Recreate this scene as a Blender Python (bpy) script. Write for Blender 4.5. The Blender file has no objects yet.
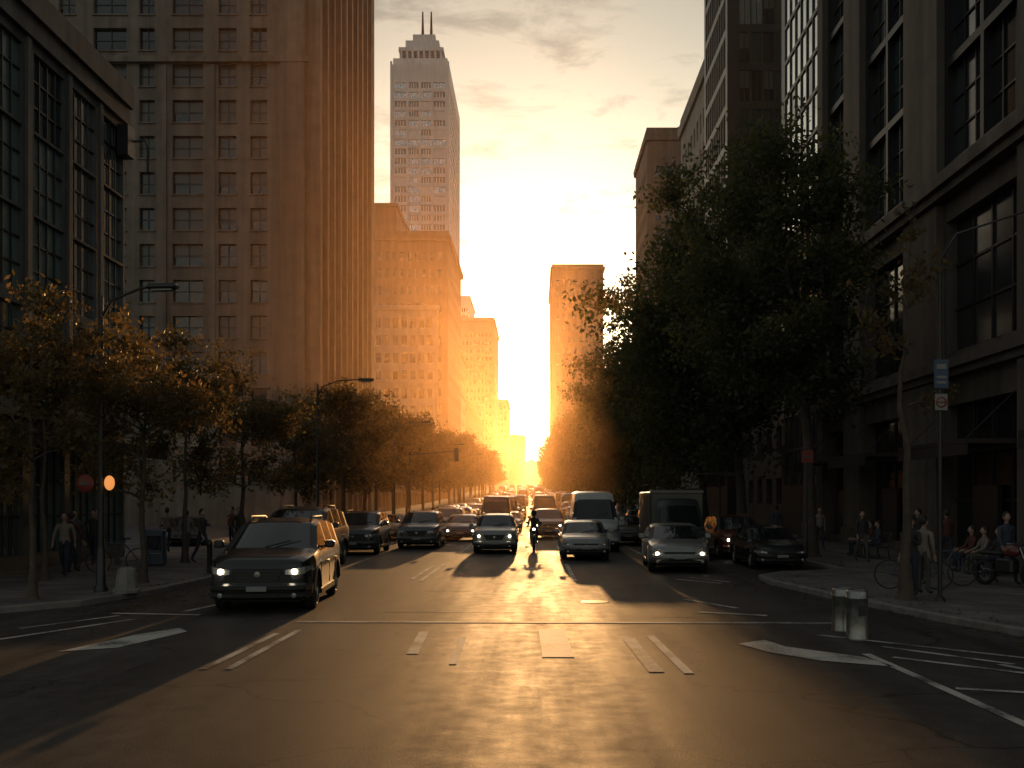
import bpy, math, random
import numpy as np
from mathutils import Vector, Matrix
R = math.radians
random.seed(7); rng = np.random.default_rng(7)
D = bpy.data; SC = bpy.context.scene

# ------------------------------------------------------------ terrain profile
def g(y):
    s = min(y, 900) - 60
    if s <= 0: return 0.0
    return 0.02*s*s/120 if s < 60 else 0.02*(s-30)
def xc(y):
    s = y-150
    if s <= 0: return 0.0
    return -0.02*s*s/200 if s < 100 else -0.02*(s-50)

# ------------------------------------------------------------ materials
def N(nt, t, **kw):
    n = nt.nodes.new(t)
    for k, v in kw.items(): setattr(n, k, v)
    return n
def mat(name, col, rough=.6, metal=0, noise=None, bump=0, bscale=30, emis=None, es=0, streak=0, spec=.5, coat=0, rvar=0):
    m = D.materials.new(name); m.use_nodes = True
    nt = m.node_tree; b = nt.nodes['Principled BSDF']
    b.inputs['Base Color'].default_value = (*col, 1)
    b.inputs['Roughness'].default_value = rough
    b.inputs['Metallic'].default_value = metal
    b.inputs['Specular IOR Level'].default_value = spec
    if coat: b.inputs['Coat Weight'].default_value = coat; b.inputs['Coat Roughness'].default_value = .08
    L = nt.links.new
    geo = N(nt, 'ShaderNodeNewGeometry')
    if noise:
        sc, amt = noise
        n1 = N(nt, 'ShaderNodeTexNoise'); n1.inputs['Scale'].default_value = sc; n1.inputs['Detail'].default_value = 8
        n1.inputs['Roughness'].default_value = .65
        L(geo.outputs['Position'], n1.inputs['Vector'])
        r = N(nt, 'ShaderNodeMapRange'); r.inputs[1].default_value = .3; r.inputs[2].default_value = .7
        r.inputs[3].default_value = 1-amt; r.inputs[4].default_value = 1+amt
        L(n1.outputs['Fac'], r.inputs[0])
        last = r.outputs[0]
        if streak:
            mp = N(nt, 'ShaderNodeMapping'); mp.inputs['Scale'].default_value = (1.3, 1.3, .06)
            L(geo.outputs['Position'], mp.inputs[0])
            n2 = N(nt, 'ShaderNodeTexNoise'); n2.inputs['Scale'].default_value = 1.; n2.inputs['Detail'].default_value = 6
            L(mp.outputs[0], n2.inputs['Vector'])
            r2 = N(nt, 'ShaderNodeMapRange'); r2.inputs[1].default_value = .35; r2.inputs[2].default_value = .65
            r2.inputs[3].default_value = 1-streak; r2.inputs[4].default_value = 1+streak*.5
            L(n2.outputs['Fac'], r2.inputs[0])
            mu = N(nt, 'ShaderNodeMath', operation='MULTIPLY'); L(last, mu.inputs[0]); L(r2.outputs[0], mu.inputs[1]); last = mu.outputs[0]
        mx = N(nt, 'ShaderNodeVectorMath', operation='SCALE'); mx.inputs[0].default_value = col
        L(last, mx.inputs['Scale']); L(mx.outputs[0], b.inputs['Base Color'])
        if rvar:
            r3 = N(nt, 'ShaderNodeMapRange'); r3.inputs[1].default_value = .3; r3.inputs[2].default_value = .7
            r3.inputs[3].default_value = rough-rvar; r3.inputs[4].default_value = rough+rvar
            L(n1.outputs['Fac'], r3.inputs[0]); L(r3.outputs[0], b.inputs['Roughness'])
    if bump:
        n3 = N(nt, 'ShaderNodeTexNoise'); n3.inputs['Scale'].default_value = bscale; n3.inputs['Detail'].default_value = 5
        L(geo.outputs['Position'], n3.inputs['Vector'])
        bp = N(nt, 'ShaderNodeBump'); bp.inputs['Strength'].default_value = bump; bp.inputs['Distance'].default_value = .02
        L(n3.outputs['Fac'], bp.inputs['Height']); L(bp.outputs[0], b.inputs['Normal'])
    if emis:
        b.inputs['Emission Color'].default_value = (*emis, 1); b.inputs['Emission Strength'].default_value = es
        m.cycles.emission_sampling = 'NONE'
    return m

def asphalt(name='asphalt', col=(.052, .046, .042)):
    m = D.materials.new(name); m.use_nodes = True; nt = m.node_tree; b = nt.nodes['Principled BSDF']; L = nt.links.new
    geo = N(nt, 'ShaderNodeNewGeometry')
    def noise(scale, det=6, vec=None, rough=.6):
        n = N(nt, 'ShaderNodeTexNoise'); n.inputs['Scale'].default_value = scale; n.inputs['Detail'].default_value = det; n.inputs['Roughness'].default_value = rough
        L(vec or geo.outputs['Position'], n.inputs['Vector']); return n.outputs['Fac']
    def mr(s, a, bb, c, d):
        r = N(nt, 'ShaderNodeMapRange'); L(s, r.inputs[0])
        for i, v in enumerate((a, bb, c, d)): r.inputs[i+1].default_value = v
        return r.outputs[0]
    def mul(a, c):
        q = N(nt, 'ShaderNodeMath', operation='MULTIPLY'); L(a, q.inputs[0]); L(c, q.inputs[1]); return q.outputs[0]
    mp = N(nt, 'ShaderNodeMapping'); mp.inputs['Scale'].default_value = (1.1, .09, 1); L(geo.outputs['Position'], mp.inputs[0])
    big = noise(.25, 5); wear = noise(1., 5, mp.outputs[0]); fine = noise(55, 4); mid = noise(3, 8)
    wn = N(nt, 'ShaderNodeTexNoise'); wn.inputs['Scale'].default_value = 1.2; wn.inputs['Detail'].default_value = 6; L(geo.outputs['Position'], wn.inputs['Vector'])
    ad = N(nt, 'ShaderNodeVectorMath', operation='MULTIPLY_ADD'); L(wn.outputs['Color'], ad.inputs[0]); ad.inputs[1].default_value = (1.3, 1.3, 0); L(geo.outputs['Position'], ad.inputs[2])
    vo = N(nt, 'ShaderNodeTexVoronoi', feature='DISTANCE_TO_EDGE'); vo.inputs['Scale'].default_value = .3; L(ad.outputs[0], vo.inputs['Vector'])
    crack = mr(vo.outputs['Distance'], .002, .009, .35, 1)
    f = mul(mul(mul(mr(big, .3, .7, .65, 1.35), mr(wear, .3, .7, .6, 1.4)), mul(mr(fine, .25, .75, .25, 1.75), mr(mid, .3, .7, .75, 1.25))), crack)
    sc = N(nt, 'ShaderNodeVectorMath', operation='SCALE'); sc.inputs[0].default_value = col; L(f, sc.inputs['Scale'])
    L(sc.outputs[0], b.inputs['Base Color'])
    rg = N(nt, 'ShaderNodeMath', operation='ADD'); L(mr(wear, .3, .7, -.10, .10), rg.inputs[0]); L(mr(mid, .3, .7, .58, .68), rg.inputs[1])
    L(rg.outputs[0], b.inputs['Roughness']); b.inputs['Specular IOR Level'].default_value = .17
    bp = N(nt, 'ShaderNodeBump'); bp.inputs['Strength'].default_value = .5; bp.inputs['Distance'].default_value = .007
    L(fine, bp.inputs['Height']); L(bp.outputs[0], b.inputs['Normal'])
    return m
def paving():
    m = D.materials.new('paving'); m.use_nodes = True; nt = m.node_tree; b = nt.nodes['Principled BSDF']; L = nt.links.new
    geo = N(nt, 'ShaderNodeNewGeometry')
    br = N(nt, 'ShaderNodeTexBrick'); br.inputs['Scale'].default_value = 1.0
    br.inputs['Color1'].default_value = (.2, .18, .165, 1); br.inputs['Color2'].default_value = (.14, .128, .12, 1); br.inputs['Mortar'].default_value = (.05, .045, .04, 1)
    br.inputs['Mortar Size'].default_value = .012; br.inputs['Brick Width'].default_value = .9; br.inputs['Row Height'].default_value = .6
    L(geo.outputs['Position'], br.inputs['Vector'])
    n = N(nt, 'ShaderNodeTexNoise'); n.inputs['Scale'].default_value = .9; n.inputs['Detail'].default_value = 9; L(geo.outputs['Position'], n.inputs['Vector'])
    r = N(nt, 'ShaderNodeMapRange'); L(n.outputs['Fac'], r.inputs[0]); r.inputs[1].default_value = .3; r.inputs[2].default_value = .7; r.inputs[3].default_value = .5; r.inputs[4].default_value = 1.2
    sc = N(nt, 'ShaderNodeVectorMath', operation='SCALE'); L(br.outputs['Color'], sc.inputs[0]); L(r.outputs[0], sc.inputs['Scale'])
    L(sc.outputs[0], b.inputs['Base Color']); b.inputs['Roughness'].default_value = .7
    bp = N(nt, 'ShaderNodeBump'); bp.inputs['Strength'].default_value = .3; bp.inputs['Distance'].default_value = .01; L(br.outputs['Fac'], bp.inputs['Height']); bp.invert = True
    L(bp.outputs[0], b.inputs['Normal'])
    return m
def leafmat(name, c1, c2):
    m = D.materials.new(name); m.use_nodes = True; nt = m.node_tree; L = nt.links.new
    b = nt.nodes['Principled BSDF']; out = nt.nodes['Material Output']
    geo = N(nt, 'ShaderNodeNewGeometry')
    n = N(nt, 'ShaderNodeTexNoise'); n.inputs['Scale'].default_value = .9; n.inputs['Detail'].default_value = 7; n.inputs['Roughness'].default_value = .7; L(geo.outputs['Position'], n.inputs['Vector'])
    r = N(nt, 'ShaderNodeValToRGB'); r.color_ramp.elements[0].position = .38; r.color_ramp.elements[1].position = .64
    r.color_ramp.elements[0].color = (*c1, 1); r.color_ramp.elements[1].color = (*c2, 1)
    L(n.outputs['Fac'], r.inputs[0]); L(r.outputs[0], b.inputs['Base Color']); b.inputs['Roughness'].default_value = .5
    t = N(nt, 'ShaderNodeBsdfTranslucent')
    br = N(nt, 'ShaderNodeVectorMath', operation='SCALE'); L(r.outputs[0], br.inputs[0]); br.inputs['Scale'].default_value = 2.2; L(br.outputs[0], t.inputs[0])
    mx = N(nt, 'ShaderNodeMixShader'); mx.inputs[0].default_value = .5; L(b.outputs[0], mx.inputs[1]); L(t.outputs[0], mx.inputs[2]); L(mx.outputs[0], out.inputs[0])
    return m
def markmat():
    m = D.materials.new('road_paint'); m.use_nodes = True
    nt = m.node_tree; L = nt.links.new; b = nt.nodes['Principled BSDF']
    geo = N(nt, 'ShaderNodeNewGeometry')
    n = N(nt, 'ShaderNodeTexNoise'); n.inputs['Scale'].default_value = 16; n.inputs['Detail'].default_value = 10; n.inputs['Roughness'].default_value = .85; L(geo.outputs['Position'], n.inputs['Vector'])
    n2 = N(nt, 'ShaderNodeTexNoise'); n2.inputs['Scale'].default_value = 1.1; n2.inputs['Detail'].default_value = 4; L(geo.outputs['Position'], n2.inputs['Vector'])
    a = N(nt, 'ShaderNodeMath', operation='ADD'); L(n.outputs['Fac'], a.inputs[0]); L(n2.outputs['Fac'], a.inputs[1])
    r = N(nt, 'ShaderNodeValToRGB')
    q = N(nt, 'ShaderNodeMath', operation='MULTIPLY'); L(a.outputs[0], q.inputs[0]); q.inputs[1].default_value = .5; L(q.outputs[0], r.inputs[0])
    r.color_ramp.elements[0].position = .41; r.color_ramp.elements[0].color = (.06, .057, .054, 1)
    r.color_ramp.elements[1].position = .54; r.color_ramp.elements[1].color = (.55, .53, .47, 1)
    L(r.outputs[0], b.inputs['Base Color']); b.inputs['Roughness'].default_value = .65; b.inputs['Specular IOR Level'].default_value = .25
    return m

M = {}
M['asphalt'] = asphalt(); M['asphalt_patch'] = asphalt('asphalt_patch', (.038, .034, .032)); M['paving'] = paving(); M['paint'] = markmat()
M['kerb'] = mat('kerb_stone', (.2, .185, .17), .75, noise=(3, .3), bump=.3)
M['ground'] = mat('ground', (.12, .11, .1), .9, noise=(.3, .3))
M['stoneA'] = mat('stone_grey', (.12, .12, .118), .7, noise=(1.2, .18), streak=.35, bump=.25, bscale=12)
M['stoneB'] = mat('stone_brown', (.22, .175, .14), .8, noise=(.8, .2), streak=.35, bump=.3, bscale=10)
M['stoneC'] = mat('brick_brown', (.25, .155, .115), .85, noise=(.5, .15), streak=.25)
M['stoneD'] = mat('stone_dark', (.13, .105, .088), .75, noise=(1.1, .2), streak=.35, bump=.25, bscale=12)
M['pale'] = mat('concrete_pale', (.78, .80, .77), .6, noise=(.1, .1), streak=.1)
M['beige'] = mat('stone_beige', (.38, .32, .26), .75, noise=(.2, .12), streak=.15)
M['metal'] = mat('metal_dark', (.05, .05, .052), .4, .6)
M['steel'] = mat('steel', (.33, .32, .30), .4, .9, noise=(8, .3), rvar=.1)
M['glassA'] = mat('window_glass', (.015, .017, .02), .08, 0, spec=.8, noise=(.15, .3), rvar=.04)
M['glassB'] = mat('window_blind', (.09, .08, .07), .3, 0, spec=.6)
M['glassC'] = mat('window_glass_grey', (.035, .04, .045), .15, 0, spec=.8)
M['glassT'] = mat('curtain_glass', (.45, .52, .53), .06, .85)
M['glassK'] = mat('curtain_glass_dark', (.07, .115, .12), .08, .6)
M['glassS'] = mat('teal_lit_look_glass', (.17, .26, .26), .22, .15, spec=.9, noise=(.7, .35))  # window panes; lit teal look of reflected sky put into the base colour
M['rubber'] = mat('rubber', (.02, .02, .02), .8)
M['black'] = mat('plastic_black', (.02, .02, .02), .5)
M['carglass'] = mat('car_glass', (.012, .014, .016), .05, spec=.8)
M['chrome'] = mat('chrome', (.4, .4, .4), .25, 1)
M['head_on'] = mat('headlight_on', (.9, .9, .85), .2, emis=(1, .84, .58), es=14)
M['head_off'] = mat('headlight_lens', (.3, .3, .3), .12, .3)
M['tail'] = mat('tail_lens', (.35, .02, .01), .2)
M['plate'] = mat('licence_plate', (.25, .25, .24), .4)
M['bark'] = mat('bark', (.085, .065, .05), .9, noise=(6, .3), bump=.6, bscale=25)
M['leafG'] = leafmat('leaf_green', (.034, .044, .016), (.10, .098, .032))
M['leafO'] = leafmat('leaf_autumn', (.05, .046, .017), (.16, .095, .03))
M['skin'] = mat('skin', (.42, .26, .19), .55)
M['hair'] = mat('hair', (.03, .02, .015), .6)
M['shoe'] = mat('shoe', (.03, .028, .026), .6)
M['awning'] = mat('awning_canvas', (.05, .035, .03), .8)
M['red'] = mat('sign_red', (.22, .035, .03), .5)
M['blue'] = mat('sign_blue', (.03, .06, .12), .4)
M['white'] = mat('sign_white', (.5, .5, .48), .4)
M['globe'] = mat('lamp_globe', (.9, .45, .2), .4, emis=(1, .36, .09), es=.8)
for n, c in dict(black=(.012, .012, .014), silver=(.28, .28, .27), white=(.5, .5, .48), blue=(.03, .05, .09), red=(.13, .03, .02), grey=(.10, .10, .105), dark=(.03, .033, .033)).items():
    M['p_'+n] = mat('car_paint_'+n, c, .35, .25 if n in('silver', 'grey') else 0, coat=.7, noise=(3, .1), rvar=.06)

# ------------------------------------------------------------ mesh builder
class MB:
    def __init__(s, mats): s.v = []; s.f = []; s.m = []; s.s = []; s.mats = list(mats)
    def mi(s, k):
        if k not in s.mats: s.mats.append(k)
        return s.mats.index(k)
    def add(s, vs, fs, k, smooth=False):
        o = len(s.v)
        s.v += [tuple(p) for p in vs]; i = s.mi(k)
        for f in fs: s.f.append(tuple(o+a for a in f)); s.m.append(i); s.s.append(smooth)
    def quad(s, a, b, c, d, k): s.add([a, b, c, d], [(0, 1, 2, 3)], k)
    def box(s, x0, x1, y0, y1, z0, z1, k, tx=0, ty=0):
        v = [(x0, y0, z0), (x1, y0, z0), (x1, y1, z0), (x0, y1, z0), (x0+tx, y0+ty, z1), (x1-tx, y0+ty, z1), (x1-tx, y1-ty, z1), (x0+tx, y1-ty, z1)]
        s.add(v, [(3, 2, 1, 0), (4, 5, 6, 7), (0, 1, 5, 4), (1, 2, 6, 5), (2, 3, 7, 6), (3, 0, 4, 7)], k)
    def rbox(s, x0, x1, y0, y1, z0, z1, k, b=.03):
        def ring(z, i): return [(x0+b+i, y0+i, z), (x1-b-i, y0+i, z), (x1-i, y0+b+i, z), (x1-i, y1-b-i, z), (x1-b-i, y1-i, z), (x0+b+i, y1-i, z), (x0+i, y1-b-i, z), (x0+i, y0+b+i, z)]
        rs = ring(z0, b*.8)+ring(z0+b, 0)+ring(z1-b, 0)+ring(z1, b*.8)
        fs = [tuple(range(7, -1, -1)), tuple(range(24, 32))]
        for r in range(3):
            for j in range(8): fs.append((r*8+j, r*8+(j+1) % 8, r*8+8+(j+1) % 8, r*8+8+j))
        s.add(rs, fs, k)
    def tube(s, pts, rad, k, n=8, cap=True):
        pts = [Vector(p) for p in pts]; vs = []; fs = []
        for i, p in enumerate(pts):
            d = (pts[min(i+1, len(pts)-1)]-pts[max(i-1, 0)]).normalized()
            a = d.orthogonal().normalized() if i == 0 else (a - d*a.dot(d)).normalized()
            b = d.cross(a)
            r = rad[i] if isinstance(rad, (list, tuple)) else rad
            for j in range(n):
                t = 2*math.pi*j/n; vs.append(p+a*math.cos(t)*r+b*math.sin(t)*r)
        for i in range(len(pts)-1):
            for j in range(n): fs.append((i*n+j, i*n+(j+1) % n, (i+1)*n+(j+1) % n, (i+1)*n+j))
        s.add(vs, fs, k, True)
        if cap:
            s.add(vs[:n], [tuple(range(n))], k); s.add(vs[-n:], [tuple(range(n))], k)
    def lathe(s, c, prof, k, n=20, axis='z', smooth=True):
        vs = []; fs = []
        for (r, h) in prof:
            for j in range(n):
                t = 2*math.pi*j/n; a, b = r*math.cos(t), r*math.sin(t)
                p = (a, b, h) if axis == 'z' else ((h, a, b) if axis == 'x' else (a, h, b))
                vs.append((c[0]+p[0], c[1]+p[1], c[2]+p[2]))
        for i in range(len(prof)-1):
            for j in range(n): fs.append((i*n+j, i*n+(j+1) % n, (i+1)*n+(j+1) % n, (i+1)*n+j))
        s.add(vs, fs, k, smooth)
    def ball(s, c, r, k, n=12, sc=(1, 1, 1)):
        prof = [(max(.001, math.sin(math.pi*i/8)), -math.cos(math.pi*i/8)) for i in range(9)]
        vs = []; fs = []
        for (q, h) in prof:
            for j in range(n):
                t = 2*math.pi*j/n; vs.append((c[0]+r*sc[0]*q*math.cos(t), c[1]+r*sc[1]*q*math.sin(t), c[2]+r*sc[2]*h))
        for i in range(8):
            for j in range(n): fs.append((i*n+j, i*n+(j+1) % n, (i+1)*n+(j+1) % n, (i+1)*n+j))
        s.add(vs, fs, k, True)
    def mesh(s, name):
        me = D.meshes.new(name); me.from_pydata(s.v, [], s.f)
        for k in s.mats: me.materials.append(M[k])
        me.polygons.foreach_set('material_index', s.m); me.polygons.foreach_set('use_smooth', s.s); me.update()
        return me
def place(name, me, loc=(0, 0, 0), rz=0, sc=1, parent=None, split=False):
    o = D.objects.new(name, me); SC.collection.objects.link(o); o.location = loc; o.rotation_euler = (0, 0, rz)
    o.scale = (sc, sc, sc) if not isinstance(sc, tuple) else sc
    if parent: o.parent = parent
    if split:
        e = o.modifiers.new('es', 'EDGE_SPLIT'); e.split_angle = R(32)
    return o

# ------------------------------------------------------------ ground, road, pavement
mb = MB(['ground'])
ys = [-120, 0, 60]+list(range(66, 130, 6))+list(range(150, 901, 50))+[1500, 3500]
for a, b in zip(ys[:-1], ys[1:]):
    mb.quad((-2500, a, g(a)-.06), (2500, a, g(a)-.06), (2500, b, g(b)-.06), (-2500, b, g(b)-.06), 'ground')
place('ground', mb.mesh('ground'))
mb = MB(['asphalt'])
mb.quad((-70, -40, 0), (70, -40, 0), (70, 32, 0), (-70, 32, 0), 'asphalt')
ys2 = [32, 45, 60]+list(range(66, 160, 6))+list(range(160, 861, 20))
for a, b in zip(ys2[:-1], ys2[1:]):
    mb.quad((xc(a)-9.6, a, g(a)), (xc(a)+9.6, a, g(a)), (xc(b)+9.6, b, g(b)), (xc(b)-9.6, b, g(b)), 'asphalt')
for p in ([(2.2, 18.6), (3.0, 18.6), (3.05, 26), (2.25, 26)], [(-3.0, 19.5), (-.4, 19.4), (-.4, 20.3), (-3.0, 20.35)], [(-2.6, 24), (-1.5, 24), (-1.5, 31), (-2.6, 31)]):
    mb.add([(x, y, .003) for x, y in p], [(0, 1, 2, 3)], 'asphalt_patch')
place('road', mb.mesh('road'))
def pavement(name, edge, outer):
    mb = MB(['paving', 'kerb']); h = .13
    kw = .16; sg = 1 if outer > 0 else -1
    inn = []
    for i, p in enumerate(edge):
        a = Vector(edge[max(i-1, 0)]); b = Vector(edge[min(i+1, len(edge)-1)]); d = (b-a).normalized()
        nrm = Vector((d.y, -d.x))*sg
        if i == 0: nrm = Vector((0, 1))
        q = Vector(p)+nrm*kw; inn.append((q.x, q.y))
    for i in range(len(edge)-1):
        (x0, y0), (x1, y1) = edge[i], edge[i+1]; z0, z1 = g(y0), g(y1)
        (u0, v0), (u1, v1) = inn[i], inn[i+1]
        mb.quad((x0, y0, z0-.05), (x1, y1, z1-.05), (x1, y1, z1+h-.02), (x0, y0, z0+h-.02), 'kerb')
        mb.quad((x0, y0, z0+h-.02), (x1, y1, z1+h-.02), (x1+(u1-x1)*.12, y1+(v1-y1)*.12, z1+h), (x0+(u0-x0)*.12, y0+(v0-y0)*.12, z0+h), 'kerb')
        mb.quad((x0+(u0-x0)*.12, y0+(v0-y0)*.12, z0+h), (x1+(u1-x1)*.12, y1+(v1-y1)*.12, z1+h), (u1, v1, z1+h), (u0, v0, z0+h), 'kerb')
        mb.add([(u0, v0, z0+h-.004), (u1, v1, z1+h-.004), (outer, v1, z1+h-.004), (outer, v0, z0+h-.004)], [(0, 1, 2, 3)], 'paving')
    place(name, mb.mesh(name))
far = [46, 60, 75, 90, 105, 120, 135, 150, 170, 190, 220, 250, 300, 400, 500, 600, 860]
pavement('pavement', [(-60, 18.0), (-12.2, 18.6), (-10.4, 19.2), (-9.4, 20.6), (-8.9, 23), (-8.75, 28), (-8.7, 36)]+[(xc(y)-8.7, y) for y in far], -60)
pavement('pavement', [(60, 12.2), (11.2, 12.5), (9.3, 13.1), (8.2, 14.6), (7.3, 18), (6.6, 22), (6.1, 26), (6.2, 27.6), (7.2, 29), (8.6, 29.6), (9.3, 30.3), (9.3, 38)]+[(xc(y)+9.3, y) for y in far], 60)

# markings
mb = MB(['paint']); zp = .008
def line(x0, y0, x1, y1, w, z=None):
    d = Vector((x1-x0, y1-y0)).normalized(); n = Vector((d.y, -d.x))*w/2
    z0 = g(y0)+zp; z1 = g(y1)+zp
    mb.quad((x0+n.x, y0+n.y, z0), (x1+n.x, y1+n.y, z1), (x1-n.x, y1-n.y, z1), (x0-n.x, y0-n.y, z0), 'paint')
def poly(pts): mb.add([(x, y, zp) for x, y in pts], [tuple(range(len(pts)))], 'paint')
line(-4.3, 17.95, 5.3, 17.75, .2); line(-8.2, 19.3, -6.4, 19.0, .14)
line(-3.98, 12.9, -3.98, 16.8, .11); line(-4.3, 12.9, -4.25, 16.4, .11)
line(-1.75, 14.2, -1.85, 16.6, .16); line(-1.1, 13.3, -1.15, 16.0, .10)
poly([(.10, 13.9), (.55, 13.9), (.5, 16.9), (.06, 16.9)])
line(1.55, 12.7, 1.48, 15.8, .2); line(1.95, 12.6, 1.86, 16.1, .13)
poly([(3.1, 15.2), (3.6, 15.6), (3.75, 14.9), (4.6, 13.9), (4.75, 13.1), (3.9, 13.6), (3.35, 14.4)])
line(-8.5, 15.5, -7.4, 18.3, .12); line(-8.8, 17.0, -7.9, 18.9, .1)
poly([(-6.9, 14.4), (-6.2, 14.8), (-5.8, 16.6), (-6.1, 17.1), (-6.5, 16.2)])
line(4.8, 9.2, 4.72, 14.2, .13); line(4.6, 16.2, 7.4, 13.2, .12); line(5.0, 13.9, 6.6, 12.2, .12); line(4.9, 11.6, 6.0, 11.2, .12); line(5.2, 14.9, 6.4, 13.3, .1)
line(5.2, 10.3, 7.2, 10.6, .14); line(6.2, 13.3, 7.6, 9.5, .12)
line(3.2, 19.5, 4.4, 18.9, .2); line(3.3, 22.0, 4.1, 20.2, .12); line(3.9, 27.6, 4.9, 26.2, .12); line(4.4, 28.3, 5.2, 26.6, .1)
line(-6.6, 21.2, -6.9, 19.6, .12)
for x in (-3.1, 1.08):
    y = 27
    while y < 150:
        line(x, y, x, y+7, .13); y += 14
line(-3.4, 27.5, -3.4, 33.5, .12)
line(4.3, 34, 4.3, 60, .1)
place('road_markings', mb.mesh('road_markings'))
mb = MB(['metal'])
mb.lathe((1.3, 21.5, 0), [(.001, .006), (.27, .006), (.3, .0055), (.31, .002)], 'metal', 28)
place('manhole_cover', mb.mesh('manhole_cover'))
# fallen leaves along kerbs
mb = MB(['leafO'])
for i in range(1500):
    if i % 2: y = 19.5+random.random()**1.5*40; x = -8.75-(.5 if y < 23 else 0)+random.gauss(.1, .5)
    else: y = 14.5+random.random()**1.5*30; x = float(np.interp(y, [14.6, 18, 22, 26, 29, 30.3, 60], [8.2, 7.3, 6.6, 6.1, 7.2, 9.3, 9.3]))+random.gauss(0, .5)
    ke = (-8.8 if i % 2 else float(np.interp(y, [14.6, 18, 22, 26, 29, 30.3, 60], [8.2, 7.3, 6.6, 6.1, 7.2, 9.3, 9.3])))
    on = (x < ke-.2) if i % 2 else (x > ke+.15)
    if i % 2 and y < 23.5: on = False; x += .9
    z = g(y)+(.14 if on else .012); a = random.uniform(0, 6.28); l = random.uniform(.03, .06); c, s_ = math.cos(a)*l, math.sin(a)*l
    t = random.uniform(0, .03)
    mb.quad((x-c, y-s_, z), (x+s_*.6, y-c*.6, z+t), (x+c, y+s_, z+.004), (x-s_*.6, y+c*.6, z+t*.5), 'leafO')
place('fallen_leaves', mb.mesh('fallen_leaves'))

# ------------------------------------------------------------ facades
def facade(mb, O, U, Nn, W, H, cols, rows, depth, wall, glasses, frame, mull=(0, 0), gw=None, sill=False, mt=.05, fr=True):
    O = Vector(O); U = Vector(U); Nn = Vector(Nn)
    def P(u, z, d=0): return tuple(O+U*u+Nn*d+Vector((0, 0, z)))
    def Q(u0, u1, z0, z1, d, k): mb.quad(P(u0, z0, d), P(u1, z0, d), P(u1, z1, d), P(u0, z1, d), k)
    def B(u0, u1, z0, z1, d0, d1, k):
        vs = [P(u0, z0, d0), P(u1, z0, d0), P(u1, z1, d0), P(u0, z1, d0), P(u0, z0, d1), P(u1, z0, d1), P(u1, z1, d1), P(u0, z1, d1)]
        mb.add(vs, [(0, 1, 2, 3), (4, 5, 6, 7), (0, 1, 5, 4), (1, 2, 6, 5), (2, 3, 7, 6), (3, 0, 4, 7)], k)
    mb.B = B; mb.Q = Q
    last = 0
    for (u0, u1) in cols:
        if u0 > last: Q(last, u0, 0, H, 0, wall)
        lz = 0
        for (z0, z1) in rows:
            Q(u0, u1, lz, z0, 0, wall); lz = z1
            gk = random.choices(glasses, gw)[0]
            Q(u0, u1, z0, z1, -depth, gk)
            if gk in ('glassA', 'glassC') and z1-z0 < 3 and random.random() < .45:
                f = random.uniform(.25, .75); Q(u0+.03, u1-.03, z1-(z1-z0)*f, z1-.01, -depth+.01, 'glassB')
            mb.quad(P(u0, z0, 0), P(u0, z1, 0), P(u0, z1, -depth), P(u0, z0, -depth), wall)
            mb.quad(P(u1, z0, 0), P(u1, z1, 0), P(u1, z1, -depth), P(u1, z0, -depth), wall)
            mb.quad(P(u0, z0, 0), P(u1, z0, 0), P(u1, z0, -depth), P(u0, z0, -depth), wall)
            mb.quad(P(u0, z1, 0), P(u1, z1, 0), P(u1, z1, -depth), P(u0, z1, -depth), wall)
            nv, nh = mull
            for i in range(nv):
                c = u0+(u1-u0)*(i+1)/(nv+1); B(c-mt/2, c+mt/2, z0+.002, z1-.002, -depth+.015, -depth+.07, frame)
            for i in range(nh):
                c = z0+(z1-z0)*(i+1)/(nh+1); B(u0+.002, u1-.002, c-mt/2, c+mt/2, -depth+.015, -depth+.06, frame)
            if sill: B(u0-.08, u1+.08, z0-.12, z0-.002, .003, .12, wall)
        Q(u0, u1, lz, H, 0, wall); last = u1
    if last < W: Q(last, W, 0, H, 0, wall)
def grid(W, n, frac, m=0):
    p = (W-2*m)/n; return [(m+p*i+p*(1-frac)/2, m+p*i+p*(1+frac)/2) for i in range(n)]
def shell(mb, x0, x1, y0, y1, z0, h, wall, skip=()):
    z1 = z0+h
    if 'f' not in skip: mb.quad((x0, y0, z0), (x1, y0, z0), (x1, y0, z1), (x0, y0, z1), wall)
    if 'b' not in skip: mb.quad((x0, y1, z0), (x1, y1, z0), (x1, y1, z1), (x0, y1, z1), wall)
    if 'l' not in skip: mb.quad((x0, y0, z0), (x0, y1, z0), (x0, y1, z1), (x0, y0, z1), wall)
    if 'r' not in skip: mb.quad((x1, y0, z0), (x1, y1, z0), (x1, y1, z1), (x1, y0, z1), wall)
    mb.quad((x0, y0, z1-.02), (x1, y0, z1-.02), (x1, y1, z1-.02), (x0, y1, z1-.02), wall)
GL = ['glassA', 'glassB', 'glassC']

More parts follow.
